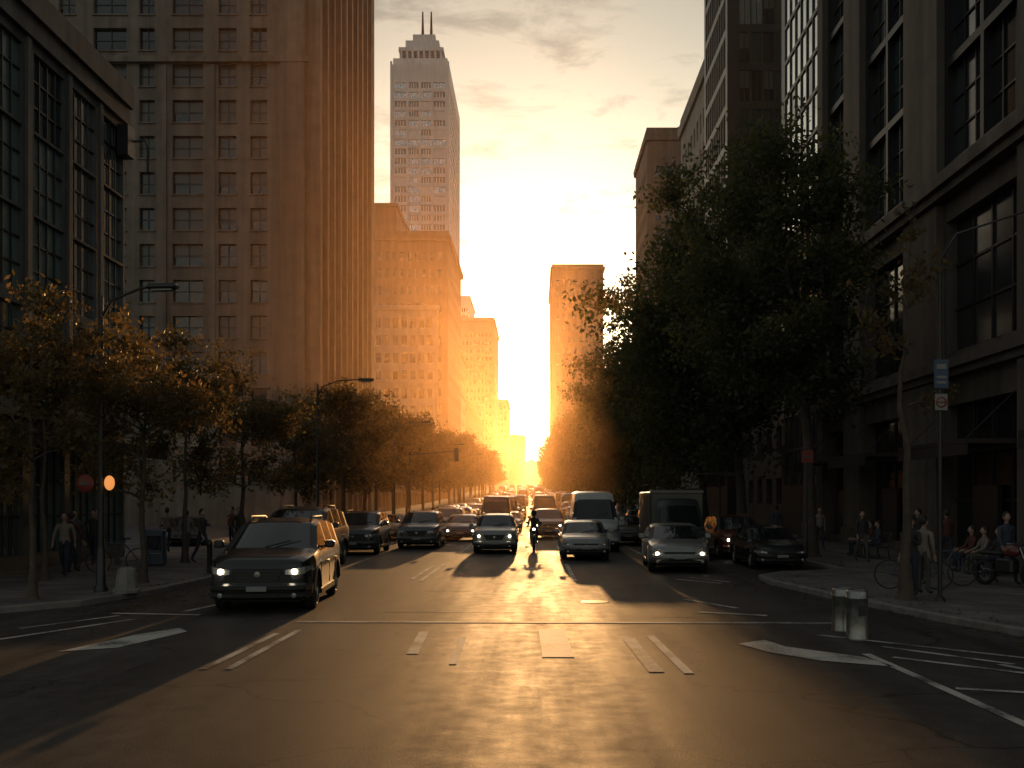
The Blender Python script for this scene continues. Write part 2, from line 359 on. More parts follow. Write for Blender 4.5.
def simple(name, x0, x1, y0, y1, h, wall, side, nf, ns, floor, fw=.55, fh=.5, glasses=GL, gw=(5, 2, 3), depth=.3, corn=.8, base=4, mull=(0, 0), extra=None):
    z0 = g(y0)-1
    mb = MB([wall]); H = h-z0
    nr = int((H-base-2)/floor)
    rows = [(base+floor*i+floor*(1-fh)/2, base+floor*i+floor*(1+fh)/2) for i in range(nr)]
    facade(mb, (x0, y0, z0), (1, 0, 0), (0, -1, 0), x1-x0, H, grid(x1-x0, nf, fw, 1), rows, depth, wall, glasses, 'metal', mull, gw)
    if side == 'r': facade(mb, (x1, y0, z0), (0, 1, 0), (1, 0, 0), y1-y0, H, grid(y1-y0, ns, fw, .8), rows, depth, wall, glasses, 'metal', mull, gw)
    else: facade(mb, (x0, y0, z0), (0, 1, 0), (-1, 0, 0), y1-y0, H, grid(y1-y0, ns, fw, .8), rows, depth, wall, glasses, 'metal', mull, gw)
    shell(mb, x0, x1, y0, y1, z0, H, wall, ('f', 'r' if side == 'r' else 'l'))
    if corn:
        mb.box(x0-corn, x1+corn, y0-corn, y1+corn, h-1.2, h-.2, wall, -.1, -.1)
        mb.box(x0-.1, x1+.1, y0-.1, y0+.4, h-.19, h+.9, wall); mb.box(x0-.1, x0+.4, y0+.41, y1, h-.19, h+.9, wall); mb.box(x1-.4, x1+.1, y0+.41, y1, h-.19, h+.9, wall)
        w = (x1-x0); d = y1-y0
        mb.box(x0+w*.25, x0+w*.6, y0+d*.3, y0+d*.7, h-.1, h+3.2, wall); mb.box(x0+w*.68, x0+w*.8, y0+d*.35, y0+d*.55, h-.1, h+1.8, 'metal')
    if extra: extra(mb)
    place(name, mb.mesh(name)); return mb

# left near building: dark stone piers, tall gridded curtain glass
mb = MB(['stoneA']); X = -15; y0, y1 = 21.5, 36.4; H = 17.3
cols = [(y-y0, y+1.95-y0) for y in (22.2, 24.7, 27.2, 29.8, 32.1, 34.3)]
facade(mb, (X, y0, 0), (0, 1, 0), (1, 0, 0), y1-y0, H, cols, [(.6, 3.9), (5.6, 7.9), (8.3, 10.7), (10.78, 13.18), (13.26, 15.6)], .14, 'stoneA', ['glassT', 'glassK', 'glassS'], 'metal', (3, 2), (2, 2, 3), mt=.05)
for c in cols[:-1]: mb.B(c[1]+.12, c[1]+.36, 5.25, 15.85, .003, .10, 'stoneA')
mb.B(-.1, y1-y0+.05, 15.9, 16.5, .002, .16, 'stoneA'); mb.B(-.2, y1-y0+.1, 16.5, 17.3, .002, .3, 'stoneA'); mb.B(-.1, y1-y0+.1, 4.6, 5.2, .002, .25, 'stoneA')
mb.B(.3, y1-y0-.4, 3.95, 4.05, .1, 1.7, 'awning'); mb.B(.3, y1-y0-.4, 3.65, 3.94, 1.6, 1.7, 'awning')
facade(mb, (-40, y1, 0), (1, 0, 0), (0, 1, 0), 25, H, grid(25, 8, .5, 1), [(5, 7.4), (8.8, 11), (12.6, 15)], .3, 'stoneA', GL, 'metal')
shell(mb, -40, X, y0, y1, 0, H, 'stoneA', ('r', 'b'))
mb.box(-14.99, -14.6, 35.7, 36.3, 14.6, 15.7, 'metal'); mb.tube([(-14.98, 36.3, 15.2), (-14.3, 36.5, 15.4), (-14.2, 36.5, 15.1), (-14.2, 36.5, 14.2)], .05, 'metal')
mb.box(-30, -27, 25, 30, 17.3, 20, 'metal')
place('office_building', mb.mesh('office_building'))

# tall brown stone office block
mb = MB(['stoneB']); H = 62
rows = [(3.6+2.82*k, 5.35+2.82*k) for k in range(20)]
fw = [(3.0, 4.3), (5.4, 6.8), (8.0, 10.4), (11.8, 13.0), (14.0, 16.6), (18, 19.3), (20.4, 21.8), (23, 25.4), (27, 28.3)]
facade(mb, (-18, 78, 0), (-1, 0, 0), (0, -1, 0), 30, H, fw, rows, .35, 'stoneB', GL, 'metal', (1, 1), (7, 2, 3), sill=True, mt=.08)
for z in (8.6, 36.4, 45): mb.B(-.25, 30, z, z+.45, .13, .4, 'stoneB')
mb.B(.002, 1.9, 0, H, .004, .3, 'stoneB')
for u in (7.3, 11.1, 17.3, 22.4): mb.B(u-.25, u+.25, 9.1, 36.3, .004, .12, 'stoneB')
sw = [(1.2+2.7*i, 3.1+2.7*i) for i in range(9)]
facade(mb, (-18, 78, 0), (0, 1, 0), (1, 0, 0), 27, H, sw, rows, .6, 'stoneB', ['glassA', 'glassC'], 'metal', (1, 1), (6, 3), mt=.08)
for i in range(10): mb.B(.25+2.7*i, .85+2.7*i if i < 9 else 26.4, 0, H, .004, 1.15, 'stoneB')
for z in (8.6,): mb.B(0, 27.2, z, z+.45, 1.16, 1.4, 'stoneB')
shell(mb, -48, -18, 78, 105, 0, H, 'stoneB', ('f', 'r'))
mb.box(-48.6, -17.2, 77.4, 105.5, 60.5, 62.3, 'stoneB')
place('stone_office_building', mb.mesh('stone_office_building'))

def ex(mb):
    mb.box(-36, -29, 208, 236, 56.9, 63.5, 'stoneC'); mb.box(-36.3, -28.7, 207.7, 236.3, 63.5, 64.2, 'stoneC')
    mb.box(-27, -24, 212, 220, 56.9, 59.5, 'metal')
    facade(mb, (-37, 203.5, 0), (1, 0, 0), (0, -1, 0), 17, 41, grid(17, 9, .62, .6), [(5+3.6*k, 7.1+3.6*k) for k in range(10)], .3, 'beige', GL, 'metal', (0, 0), (5, 2, 3))
    shell(mb, -37, -20, 203.5, 206, 0, 41, 'beige', ('f',)); mb.box(-37.3, -19.6, 203, 206, 41, 42, 'beige'); mb.box(-37.2, -19.8, 203.1, 203.45, 26, 26.8, 'beige')
simple('brick_office_building', -37, -18, 206, 242, 57, 'stoneC', 'r', 11, 14, 3.5, .5, .5, corn=.5, extra=ex)

# pale skyscraper with twin masts
mb = MB(['pale']); h = 186; fr = [(8+4*k, 10.5+4*k) for k in range(43)]
x0 = -61; x1 = -36.2
facade(mb, (x0, 420, 0), (1, 0, 0), (0, -1, 0), x1-x0, h, [(1.8, 6.6), (7.8, 11.8), (13.0, 17.0), (18.2, 23.0)], fr, .5, 'pale', ['glassT', 'glassS', 'pale'], 'pale', (3, 0), (5, 4, 1), mt=.3)
facade(mb, (x1, 420, 0), (0, 1, 0), (1, 0, 0), 60, h, grid(60, 12, .7, 1), fr, .5, 'pale', ['glassT', 'glassS', 'pale'], 'pale', (1, 0), (5, 4, 1), mt=.3)
shell(mb, x0, x1, 420, 480, 0, h, 'pale', ('f', 'r'))
for u in (x0, x0+6.9, x0+12.0, x0+17.2, x1-.8): mb.box(u, u+.8, 419.2, 419.99, 0, h+1, 'pale')
mb.box(x0+1, x1-.8, 421, 476, h-.02, h+3, 'pale'); mb.box(x0+3.6, x1-3, 422, 474, h+3, h+6.5, 'glassK'); mb.box(x0+3.2, x1-2.6, 421.6, 474.4, h+6.5, h+8, 'pale'); mb.box(x0+6, x1-4.6, 423, 470, h+8, h+11.5, 'pale'); mb.box(-52, -42.5, 424, 465, h+11.5, h+14.5, 'pale')
for k in range(8): mb.box(x0+4+k*2.4, x0+4.8+k*2.4, 421.6, 422, h+3.02, h+6.4, 'pale')
for x in (-48.7, -45.0): mb.tube([(x, 432, h+14.4), (x, 432, h+19), (x, 432, h+28)], [.75, .6, .3], 'metal', 8)
place('skyscraper', mb.mesh('skyscraper'))

simple('office_building', -26, -20.5, 275, 300, 43, 'stoneC', 'r', 4, 8, 3.5, corn=.4)
simple('low_shop_building', -42, -18.5, 112, 200, 11.5, 'stoneC', 'r', 10, 24, 3.6, corn=.5, base=1)
simple('low_shop_building', -44, -19, 244, 272, 30, 'beige', 'r', 8, 9, 3.6, corn=.5)
simple('high_rise_building', -38, -20.5, 500, 560, 93, 'beige', 'r', 8, 18, 4, corn=.5)
simple('high_rise_building', -42, -34, 520, 560, 108, 'pale', 'r', 5, 12, 4, corn=.5)
simple('office_building', -34, -19, 700, 760, 72, 'beige', 'r', 6, 14, 4.2, corn=.5)
simple('office_building', -60, -22, 310, 420, 34, 'stoneC', 'r', 14, 30, 4, corn=.5)
simple('office_building', -27, -9.5, 900, 980, 60, 'stoneB', 'r', 7, 14, 4.4, corn=.5)
simple('office_building', -12, 6, 1150, 1200, 46, 'stoneB', 'r', 7, 8, 4.4, corn=.5)
simple('low_shop_building', 4, 60, 1000, 1060, 40, 'stoneB', 'l', 12, 8, 4.4, corn=.5)

simple('high_rise_building', 6.9, 27.5, 400, 470, 96, 'stoneC', 'l', 8, 18, 4.6, .5, .5, corn=.6)
simple('low_shop_building', 19, 60, 195, 390, 28, 'stoneC', 'l', 10, 40, 4, corn=.5)
simple('office_building', 18.6, 42, 165, 184, 63, 'stoneC', 'l', 12, 12, 3.6, .5, .5, corn=.3)
simple('stone_office_building', 17.6, 42, 102, 120, 47, 'beige', 'l', 10, 8, 3.7, .5, .55, corn=.3)
simple('glass_tower', 17, 34, 88, 100, 58, 'metal', 'l', 14, 9, 3.4, .86, .8, glasses=['glassK', 'glassA', 'glassT'], gw=(6, 3, 1), depth=.12, corn=.2, mull=(1, 0))
simple('glass_tower', 15.6, 34, 54, 63, 62, 'metal', 'l', 12, 6, 2.2, .92, .9, glasses=['glassT', 'glassK'], gw=(6, 1), depth=.08, corn=.2, mull=(0, 0))
simple('low_shop_building', 17.5, 40, 66, 86, 15, 'stoneD', 'l', 8, 6, 3.7, corn=.5, base=2)

# right near building
mb = MB(['stoneD']); X = 15; y0, y1 = 14, 52; H = 44
bays = [(14.8, 18.8), (21.5, 27.3), (30.5, 36.3), (39.9, 45.0), (47.6, 50.8)]
cols = [(a-y0, b-y0) for a, b in bays]
facade(mb, (X, y0, 0), (0, 1, 0), (-1, 0, 0), y1-y0, 13.4, cols, [(.5, 5.6), (7.5, 12.3)], .4, 'stoneD', ['glassA', 'glassC'], 'metal', (3, 2), (3, 2), mt=.09)
uc = []
for a, b in cols:
    w = b-a; n = 2 if w > 3.5 else 1
    for i in range(n): uc.append((a+i*w/n+.12, a+(i+1)*w/n-.12))
facade(mb, (X, y0, 13.4), (0, 1, 0), (-1, 0, 0), y1-y0, H-13.4, uc, [(1.0+3.8*k, 4.5+3.8*k) for k in range(7)], .3, 'metal', ['glassA', 'glassC', 'glassK'], 'metal', (2, 2), (5, 3, 2), mt=.07)
B = mb.B
for a, b in zip([0]+[c[1] for c in cols], [c[0] for c in cols]+[y1-y0]):
    c = (a+b)/2; w = max(.3, (b-a)/2-.15)
    B(c-w, c+w, .6, H-14, .004, .3, 'stoneD')
    mb.box(15-.31, 14.996, y0+c-w, y0+c+w, 0.1, 6.5, 'stoneD')
    mb.box(15-.4, 14.99, y0+c-w-.1, y0+c+w+.1, 0.05, .9, 'stoneD')
    mb.box(15-.31, 14.996, y0+c-w, y0+c+w, 7.25, 13.0, 'stoneD')
def HB(z0, z1, p): mb.box(15-p, 14.995, y0-.2, y1+.15, z0, z1, 'stoneD')
HB(6.55, 6.8, .4); HB(6.8, 7.15, .6); HB(13.05, 13.35, .5); HB(13.35, 13.8, .7)
for a, b in bays:
    mb.box(13.2, 14.9, a+.1, b-.1, 3.95, 4.1, 'awning'); mb.box(13.2, 13.3, a+.1, b-.1, 3.6, 3.94, 'awning')
    for q in (a+.5, b-.5): mb.tube([(14.95, q, 5.6), (13.4, q, 4.1)], .02, 'metal', 5)
    mb.box(15.1, 15.25, (a+b)/2-.9, (a+b)/2+.9, .14, 2.7, 'metal')
shell(mb, 15, 45, y0, y1, 0, H, 'stoneD', ('l',))
mb.box(14.3, 45.5, y0-.5, y1+.3, H-1, H+.5, 'stoneD')
place('department_store_building', mb.mesh('department_store_building'))

# ------------------------------------------------------------ trees
def tree_mesh(name, h, cr, z0, ncl, nl, ls, seed, off=(0, 0), leaf='leafG', tr=.16, spread=.75, bare=False):
    rg = np.random.default_rng(seed); mb = MB(['bark', leaf])
    th = h*.78; pts = []
    for i in range(9):
        t = i/8; pts.append((off[0]*t*t+rg.normal(0, .05)*t*2, off[1]*t*t+rg.normal(0, .05)*t*2, th*t))
    rad = [tr*(1.5 if i == 0 else 1)*(1-.85*i/8) for i in range(9)]
    mb.tube(pts, rad, 'bark', 9)
    mb.lathe((0, 0, 0), [(tr*1.9, 0), (tr*1.5, .1), (tr*1.25, .3)], 'bark', 9)
    cz = (z0+h)/2; rz = (h-z0)/2; centres = []
    nlimb = max(7, ncl//6)
    ph = rg.uniform(0, 6.28, 4)
    def env(a, e): return 1+.18*math.sin(2*a+ph[0])+.14*math.sin(3*a+ph[1]+2*e)+.12*math.sin(5*e+ph[2])
    for l in range(nlimb):
        a = l*2.4+rg.uniform(-.4, .4); e = math.asin(rg.uniform(-.75, .99)); k = env(a, e)*rg.uniform(.45, .9)
        end = Vector((off[0]+cr*k*math.cos(a)*math.cos(e), off[1]+cr*k*math.sin(a)*math.cos(e), cz+rz*k*math.sin(e)))
        zs = max(z0*.75, min(end.z-.4*cr, th*.95)); ts = zs/th
        st = Vector((off[0]*ts*ts, off[1]*ts*ts, zs))
        mid = st.lerp(end, .5)+Vector((0, 0, -.08*cr))+Vector(rg.normal(0, .12*cr, 3))*.5
        r0 = tr*(1-.8*ts)*.6
        mb.tube([st, st.lerp(mid, .5)+Vector((0, 0, .05)), mid, end], [r0, r0*.75, r0*.5, r0*.18], 'bark', 6, False)
        for s in range(max(3, ncl//nlimb)):
            b0 = mid.lerp(end, rg.uniform(0, 1))
            dv = Vector(rg.normal(0, 1, 3)); dv.z *= .7; dv.normalize()
            outw = (end-Vector((off[0], off[1], cz))).normalized()
            b1 = b0+(dv*.8+outw*.5)*cr*rg.uniform(.15, .42)
            a2 = math.atan2(b1.y-off[1], b1.x-off[0]); q = Vector(((b1.x-off[0])/cr, (b1.y-off[1])/cr, (b1.z-cz)/rz))
            lim = env(a2, math.asin(max(-1, min(1, q.z/max(q.length, .01)))))
            if q.length > lim: b1 = Vector((off[0], off[1], cz))+(b1-Vector((off[0], off[1], cz)))*(lim/q.length)
            mb.tube([b0, b0.lerp(b1, .5)+Vector(rg.normal(0, .05, 3)), b1], [r0*.32, r0*.22, .008], 'bark', 4, False)
            centres.append((b1, rg.uniform(.6, 1.25))); centres.append((b0.lerp(b1, .5), rg.uniform(.3, .7)))
    v0 = len(mb.v); vs = []
    for c, s in centres:
        n = int(nl*s*s)
        if n < 3: continue
        sg = cr*.105*s*spread/.75
        P = rg.normal(0, 1, (n, 3))*np.array([sg, sg, sg*.72])+np.array(c)
        A = rg.normal(0, 1, (n, 3)); A[:, 2] -= .3; A /= np.linalg.norm(A, axis=1)[:, None]
        Bv = np.cross(A, rg.normal(0, 1, (n, 3))); Bv /= np.linalg.norm(Bv, axis=1)[:, None]
        l = (ls*rg.uniform(.6, 1.3, n))[:, None]
        q = np.stack([P-A*l, P+Bv*l*.5-A*l*.1, P+A*l, P-Bv*l*.5-A*l*.1], 1).reshape(-1, 3); vs.append(q)
    V = np.concatenate(vs); nq = len(V)//4
    mb.v += [tuple(p) for p in V.tolist()]; mb.f += [(v0+4*i, v0+4*i+1, v0+4*i+2, v0+4*i+3) for i in range(nq)]
    mb.m += [1]*nq; mb.s += [False]*nq
    return mb.mesh(name)
tS1 = tree_mesh('tree_s1', 7.0, 1.9, 1.7, 90, 60, .075, 1, leaf='leafO', tr=.08)
tS2 = tree_mesh('tree_s2', 7.4, 2.1, 1.7, 96, 60, .075, 2, leaf='leafO', tr=.09)
tS3 = tree_mesh('tree_s3', 7.0, 1.8, 2.4, 46, 34, .07, 3, leaf='leafO', tr=.08)
tM1 = tree_mesh('tree_m1', 9.6, 3.3, 2.6, 110, 44, .14, 4, leaf='leafO', tr=.16)
tM2 = tree_mesh('tree_m2', 8.8, 3.0, 2.4, 100, 44, .14, 5, leaf='leafO', tr=.15)
tB1 = tree_mesh('tree_b1', 17.4, 3.9, 3.6, 300, 90, .115, 6, off=(-1.3, 0), tr=.24)
tB2 = tree_mesh('tree_b2', 18.0, 5.3, 2.6, 290, 85, .15, 7, off=(-2.1, 0), tr=.27)
tB3 = tree_mesh('tree_b3', 17.0, 5.4, 2.6, 190, 55, .22, 8, off=(-2.0, 0), tr=.27)
tT = tree_mesh('tree_t', 8.2, 1.2, 3.0, 44, 16, .08, 9, leaf='leafO', tr=.12, off=(.1, 0))
def T(me, x, y, rz=0, s=1): place('street_tree', me, (x, y, g(y)+(.12 if abs(x-xc(y)) > 8.6 or y < 29 else 0)), rz, s)
T(tS1, -10.5, 20.8, 1.0, .98); T(tS2, -9.8, 24.9, 2.0, .97); T(tS3, -12.6, 25.6, .3, 1.0)
T(tS1, -11.6, 33, 4.0, 1.12); T(tS2, -10.7, 36.5, 3.1, 1.1)
T(tM2, -11.3, 47, .5, .8); T(tM1, -10.4, 54, 1.5, .9); T(tM2, -10.6, 62, 2.5, 1)
T(tM1, -13.5, 70, 3.5, 1.05)
y = 70; i = 0
while y < 330:
    T((tM1, tM2)[i % 2], xc(y)-10.6-random.uniform(0, .8), y, random.uniform(0, 6.28), random.uniform(.95, 1.2)); y += random.uniform(8, 10); i += 1
T(tB1, 10.1, 36.5, 0, 1.0); T(tB2, 10.2, 49, 0, 1.0); T(tB3, 10.4, 61, 0, 1.0); T(tB2, 10.3, 73, .4, .98)
y = 86; i = 0
while y < 380:
    T((tB3, tB2)[i % 2], xc(y)+10.4, y, random.uniform(-.5, .5), random.uniform(.8, 1.0)); y += random.uniform(11, 13); i += 1
T(tT, 7.75, 20.8, .5)

# ------------------------------------------------------------ vehicles
SPEC = {
 'suv': dict(L=4.75, W=.955, wr=.37, wy=(.93, 3.74), T=[(0, .80), (.04, .90), (.14, .99), (.4, 1.06), (1.2, 1.15), (2.15, 1.64), (2.7, 1.71), (3.8, 1.68), (4.3, 1.60), (4.62, 1.12), (4.75, 1.0)], S=[(0, .86), (.4, .96), (1.2, 1.06), (4.75, 1.16)], cowl=1.2, wt=2.15, rb=4.3, re=4.62, pil=[(1.2, 1.42), (2.52, 2.6), (3.46, 3.54), (4.1, 4.32)], rails=True),
 'sedan': dict(L=4.7, W=.90, wr=.33, wy=(.9, 3.65), T=[(0, .62), (.04, .70), (.14, .78), (.4, .86), (1.25, .97), (2.15, 1.36), (2.6, 1.43), (3.2, 1.40), (3.55, 1.33), (4.2, 1.08), (4.62, 1.02), (4.7, .9)], S=[(0, .70), (.4, .8), (1.2, .9), (4.7, .98)], cowl=1.25, wt=2.15, rb=3.55, re=4.2, pil=[(1.25, 1.45), (2.53, 2.6), (3.42, 3.62)], rails=False),
 'van': dict(L=5.7, W=1.0, wr=.36, wy=(.95, 4.5), T=[(0, .85), (.05, 1.0), (.15, 1.1), (.85, 1.32), (1.55, 2.1), (1.95, 2.42), (2.5, 2.5), (5.5, 2.5), (5.66, 2.4), (5.7, 2.3)], S=[(0, .95), (.9, 1.2), (5.7, 1.25)], cowl=.85, wt=1.6, rb=9, re=9, pil=[(.85, 1.05), (1.95, 2.1), (2.1, 5.7)], rails=False),
}
def wheel(mb, x, y, r, side):
    w = .22
    o = [(r-.12, -w/2), (r-.02, -w/2+.01), (r, -w/2+.04), (r, w/2-.04), (r-.02, w/2-.01), (r-.12, w/2)]
    mb.lathe((x, y, r), o, 'rubber', 22, 'x')
    s = side
    mb.lathe((x, y, r), [(r-.10, s*w/2), (r-.12, s*(w/2-.02)), (r-.13, s*(w/2-.07))], 'steel', 22, 'x')
    mb.lathe((x, y, r), [(r-.12, s*.0), (.001, s*.0)], 'black', 22, 'x')
    mb.lathe((x, y, r), [(.07, s*(w/2-.06)), (.06, s*(w/2-.03)), (.001, s*(w/2-.025))], 'steel', 12, 'x')
    for k in range(5):
        a = k*2*math.pi/5+.3; p = [(x+s*(w/2-.045), y+q*math.cos(a), r+q*math.sin(a)) for q in (.04, r-.12)]
        mb.tube(p, [.035, .024], 'steel', 6, False)
def car(kind, paint, lights=True):
    S = SPEC[kind]; L, W = S['L'], S['W']; mb = MB([paint]); wr = S['wr']; ra = wr+.055
    tk = [a for a, b in S['T']]; tv = [b for a, b in S['T']]
    ys = set(np.round(np.linspace(0, L, 40), 3).tolist()+tk+[p for q in S['pil'] for p in q if p < L])
    for wy in S['wy']: ys |= set(np.round(wy+ra*np.cos(np.linspace(0, math.pi, 17)), 3).tolist())
    ys = sorted(ys); rings = []
    for y in ys:
        Tz = float(np.interp(y, tk, tv)); sh = float(np.interp(y, *zip(*S['S'])))
        Bz = min(sh, Tz-.06); w = W*float(np.interp(y, [0, .04, .14, .35, .8, L-.5, L-.1, L], [.66, .76, .87, .96, 1, 1, .95, .88]))
        Rr = w-.06-max(0, (Tz-.08-Bz))*(.12 if kind == 'van' else .30)
        zb = .24+max(0, .12-y)*.8+max(0, y-L+.3)*.4
        for wy in S['wy']:
            d = abs(y-wy)
            if d < ra: zb = max(zb, wr+math.sqrt(ra*ra-d*d)-.02)
        zm = max(.58, zb+.04); z2 = zb+.06 if zb > .4 else zb+.1
        half = [(0, zb), (w-.10, zb), (w-.015, min(z2, zm-.01)), (w, zm), (w-.012, max(zm+.01, Bz-.12)), (w-.05, max(zm+.02, Bz)), (Rr, max(zm+.03, Tz-.07)), (Rr-.14, max(zm+.04, Tz-.018)), (Rr*.45, Tz-.002), (0, Tz)]
        rings.append([(x, y, z) for x, z in half]+[(-x, y, z) for x, z in half[-2:0:-1]])
    n = len(rings[0]); vs = [p for r in rings for p in r]; groups = {}
    for i in range(len(rings)-1):
        ym = (ys[i]+ys[i+1])/2; Tz = float(np.interp(ym, tk, tv)); sh = float(np.interp(ym, *zip(*S['S'])))
        pil = any(a <= ym <= b for a, b in S['pil'])
        for j in range(n):
            jj = j if j < 9 else n-1-j
            k = paint
            if jj in (0, 1): k = 'black'
            if jj == 5 and Tz-sh > .22 and not pil: k = 'carglass'
            if jj in (7, 8) and (S['cowl'] < ym < S['wt'] or S['rb'] < ym < S['re']): k = 'carglass'
            if jj == 6 and (S['cowl']+.1 < ym < S['wt']-.05): k = 'black'
            groups.setdefault(k, []).append((i*n+j, i*n+(j+1) % n, (i+1)*n+(j+1) % n, (i+1)*n+j))
    base = len(mb.v); mb.v += vs
    for k, fs in groups.items():
        mi = mb.mi(k)
        for f in fs: mb.f.append(tuple(base+a for a in f)); mb.m.append(mi); mb.s.append(True)
    for r in (0, len(rings)-1):
        mb.f.append(tuple(base+r*n+j for j in range(n))); mb.m.append(mb.mi(paint)); mb.s.append(False)
    mb.box(-W+.24, W-.24, .3, L-.3, .2, .75, 'black')
    for wy in S['wy']:
        for s in (-1, 1): wheel(mb, s*(W-.13), wy, wr, s)
    t0 = tv[1]; hz = t0-.13
    g0, g1 = hz-.17, hz+.05
    mb.add([(-.34, -.035, g0), (.34, -.035, g0), (.46, -.02, g1), (-.46, -.02, g1), (-.34, .05, g0), (.34, .05, g0), (.46, .05, g1), (-.46, .05, g1)], [(0, 1, 2, 3), (0, 1, 5, 4), (1, 2, 6, 5), (2, 3, 7, 6), (3, 0, 4, 7)], 'black')
    for i in range(3):
        z = g0+.05+i*.06; q = .34+.12*(z-g0)/(g1-g0); mb.box(-q+.02, q-.02, -.044, -.03, z-.006, z+.006, 'metal')
    mb.tube([(-.47, -.02, g1), (.47, -.02, g1)], .009, 'metal', 5); mb.lathe((0, -.04, (g0+g1)/2+.01), [(.055, 0), (.055, -.014), (.001, -.016)], 'chrome', 14, 'y')
    for (z0, z1, o, k) in ((.40, .56, .07, paint), (.26, .40, .055, 'black')):
        pth = [(-W*.96, .45), (-W*.90, .13), (-W*.72, .0), (-.35, -.045), (.35, -.045), (W*.72, .0), (W*.90, .13), (W*.96, .45)]
        vv = []
        for x, y in pth: vv += [(x, y-o+.04, z0+.02), (x, y-o, z0+.05), (x, y-o, z1-.04), (x, y-o+.05, z1), (x*.9, y+.12, z1)]
        ff = [(i*5+j, i*5+j+1, i*5+5+j+1, i*5+5+j) for i in range(7) for j in range(4)]
        mb.add(vv, ff, k, True)
    mb.rbox(-.42, .42, -.115, -.09, .30, .38, 'rubber', .01)
    mb.box(-.18, .18, -.135, -.117, .42, .51, 'plate')
    for s in (-1, 1):
        pts = [(s*.50, -.015), (s*W*.76, .04), (s*(W*.87), .13), (s*(W*.96), .36)]
        zz = [(hz-.05, hz+.03), (hz-.06, hz+.06), (hz-.04, hz+.08), (hz+.02, hz+.09)]
        for i in range(3):
            a, b = pts[i], pts[i+1]; q = .022
            v = [(a[0], a[1]-q, zz[i][0]), (b[0], b[1]-q, zz[i+1][0]), (b[0], b[1]-q+.012, zz[i+1][1]), (a[0], a[1]-q+.012, zz[i][1]), (a[0]*.9, a[1]+.1, zz[i][0]), (b[0]*.9, b[1]+.1, zz[i+1][0]), (b[0]*.9, b[1]+.1, zz[i+1][1]), (a[0]*.9, a[1]+.1, zz[i][1])]
            mb.add(v, [(0, 1, 2, 3), (0, 1, 5, 4), (3, 2, 6, 7), (0, 3, 7, 4), (1, 2, 6, 5)], 'head_off')
        mb.lathe((s*.66, -.005, hz), [(.052, 0), (.048, -.028), (.001, -.034)], 'head_on' if lights else 'chrome', 14, 'y')
        mb.lathe((s*.66, -.07, .34), [(.045, .05), (.045, .0), (.001, -.005)], 'head_off', 12, 'y')
        mb.rbox(min(s*.62, s*(W*.9)), max(s*.62, s*(W*.9)), L-.14, L+.015, .82, 1.02, 'tail', .02)
        my = S['cowl']+.42; mz = float(np.interp(my, *zip(*S['S'])))+.08
        mb.rbox(min(s*(W+.03), s*(W+.22)), max(s*(W+.03), s*(W+.22)), my-.05, my+.08, mz-.02, mz+.13, paint, .03)
        mb.box(min(s*(W-.08), s*(W+.05)), max(s*(W-.08), s*(W+.05)), my-.01, my+.04, mz-.01, mz+.03, 'black')
        dy = [S['cowl']+.15] + [p[0]+.03 for p in S['pil'][1:3]]
        for y in dy:
            if y < L-.4: mb.box(min(s*(W-.06), s*(W+.002)), max(s*(W-.06), s*(W+.002)), y, y+.012, .4, .86, 'black')
        for y in dy[:2]: mb.box(min(s*(W-.02), s*(W+.03)), max(s*(W-.02), s*(W+.03)), y+.85, y+1.03, .83, .86, paint)
        mb.box(min(s*(W-.08), s*(W+.012)), max(s*(W-.08), s*(W+.012)), S['wy'][0]+ra+.02, S['wy'][1]-ra-.02, .25, .34, 'black')
        for wy in S['wy']:
            p = [(s*(W-.004), wy+(ra+.012)*math.cos(t), wr-.02+(ra+.012)*math.sin(t)) for t in np.linspace(.05, math.pi-.05, 13)]
            mb.tube(p, .022, 'black' if kind == 'suv' else paint, 5, False)
        if S['rails']: mb.tube([(s*.60, 2.2, 1.64), (s*.61, 2.35, 1.745), (s*.61, 3.8, 1.73), (s*.60, 4.0, 1.66)], .016, 'metal', 6)
        mb.tube([(s*.1, S['cowl']+.02, float(np.interp(S['cowl'], tk, tv))+.02), (s*.1+.45, S['cowl']+.25, float(np.interp(S['cowl']+.25, tk, tv))+.012)], .008, 'black', 4)
    mb.rbox(-.70, .70, L-.1, L+.06, .35, .55, paint, .04); mb.box(-.26, .26, L+.061, L+.07, .42, .53, 'plate')
    return mb
def truck():
    mb = car('van', 'p_dark', False)
    mb.rbox(-1.08, 1.08, 2.05, 6.3, .62, 2.72, 'p_dark', .05)
    for y in np.arange(2.4, 6.2, .55):
        for s in (-1, 1): mb.box(min(s*1.078, s*1.1), max(s*1.078, s*1.1), y, y+.06, .7, 2.65, 'metal')
    mb.rbox(-1.1, 1.1, 2.0, 2.12, 2.62, 2.78, 'p_grey', .03)
    mb.box(-.9, .9, 5.6, 6.2, .3, .62, 'black')
    return mb
CM = {}
def cm(kind, paint, lights=True):
    k = (kind, paint, lights)
    if k not in CM:
        CM[k] = truck().mesh('truck') if kind == 'truck' else car(kind, paint, lights).mesh(kind+paint)
    return CM[k]
def V(name, kind, paint, x, y, rz=0, lights=True, s=1, parent=None):
    return place(name, cm(kind, paint, lights), (x, y, g(y)), rz, s, parent, split=(y < 60))
V('suv_car', 'suv', 'p_black', -5.35, 19.2, R(4), True, 1.06)
V('parked_van', 'suv', 'p_dark', -7.65, 30, 0, False, 1.16)
V('suv_car', 'suv', 'p_dark', -7.25, 39.5, R(1), False, 1.02); V('suv_car', 'suv', 'p_grey', -5.3, 44.5, 0, False)
V('sedan_car', 'sedan', 'p_blue', -3.95, 52.5, 0, True); V('suv_car', 'suv', 'p_silver', -1.66, 40.5, 0, True, .95)
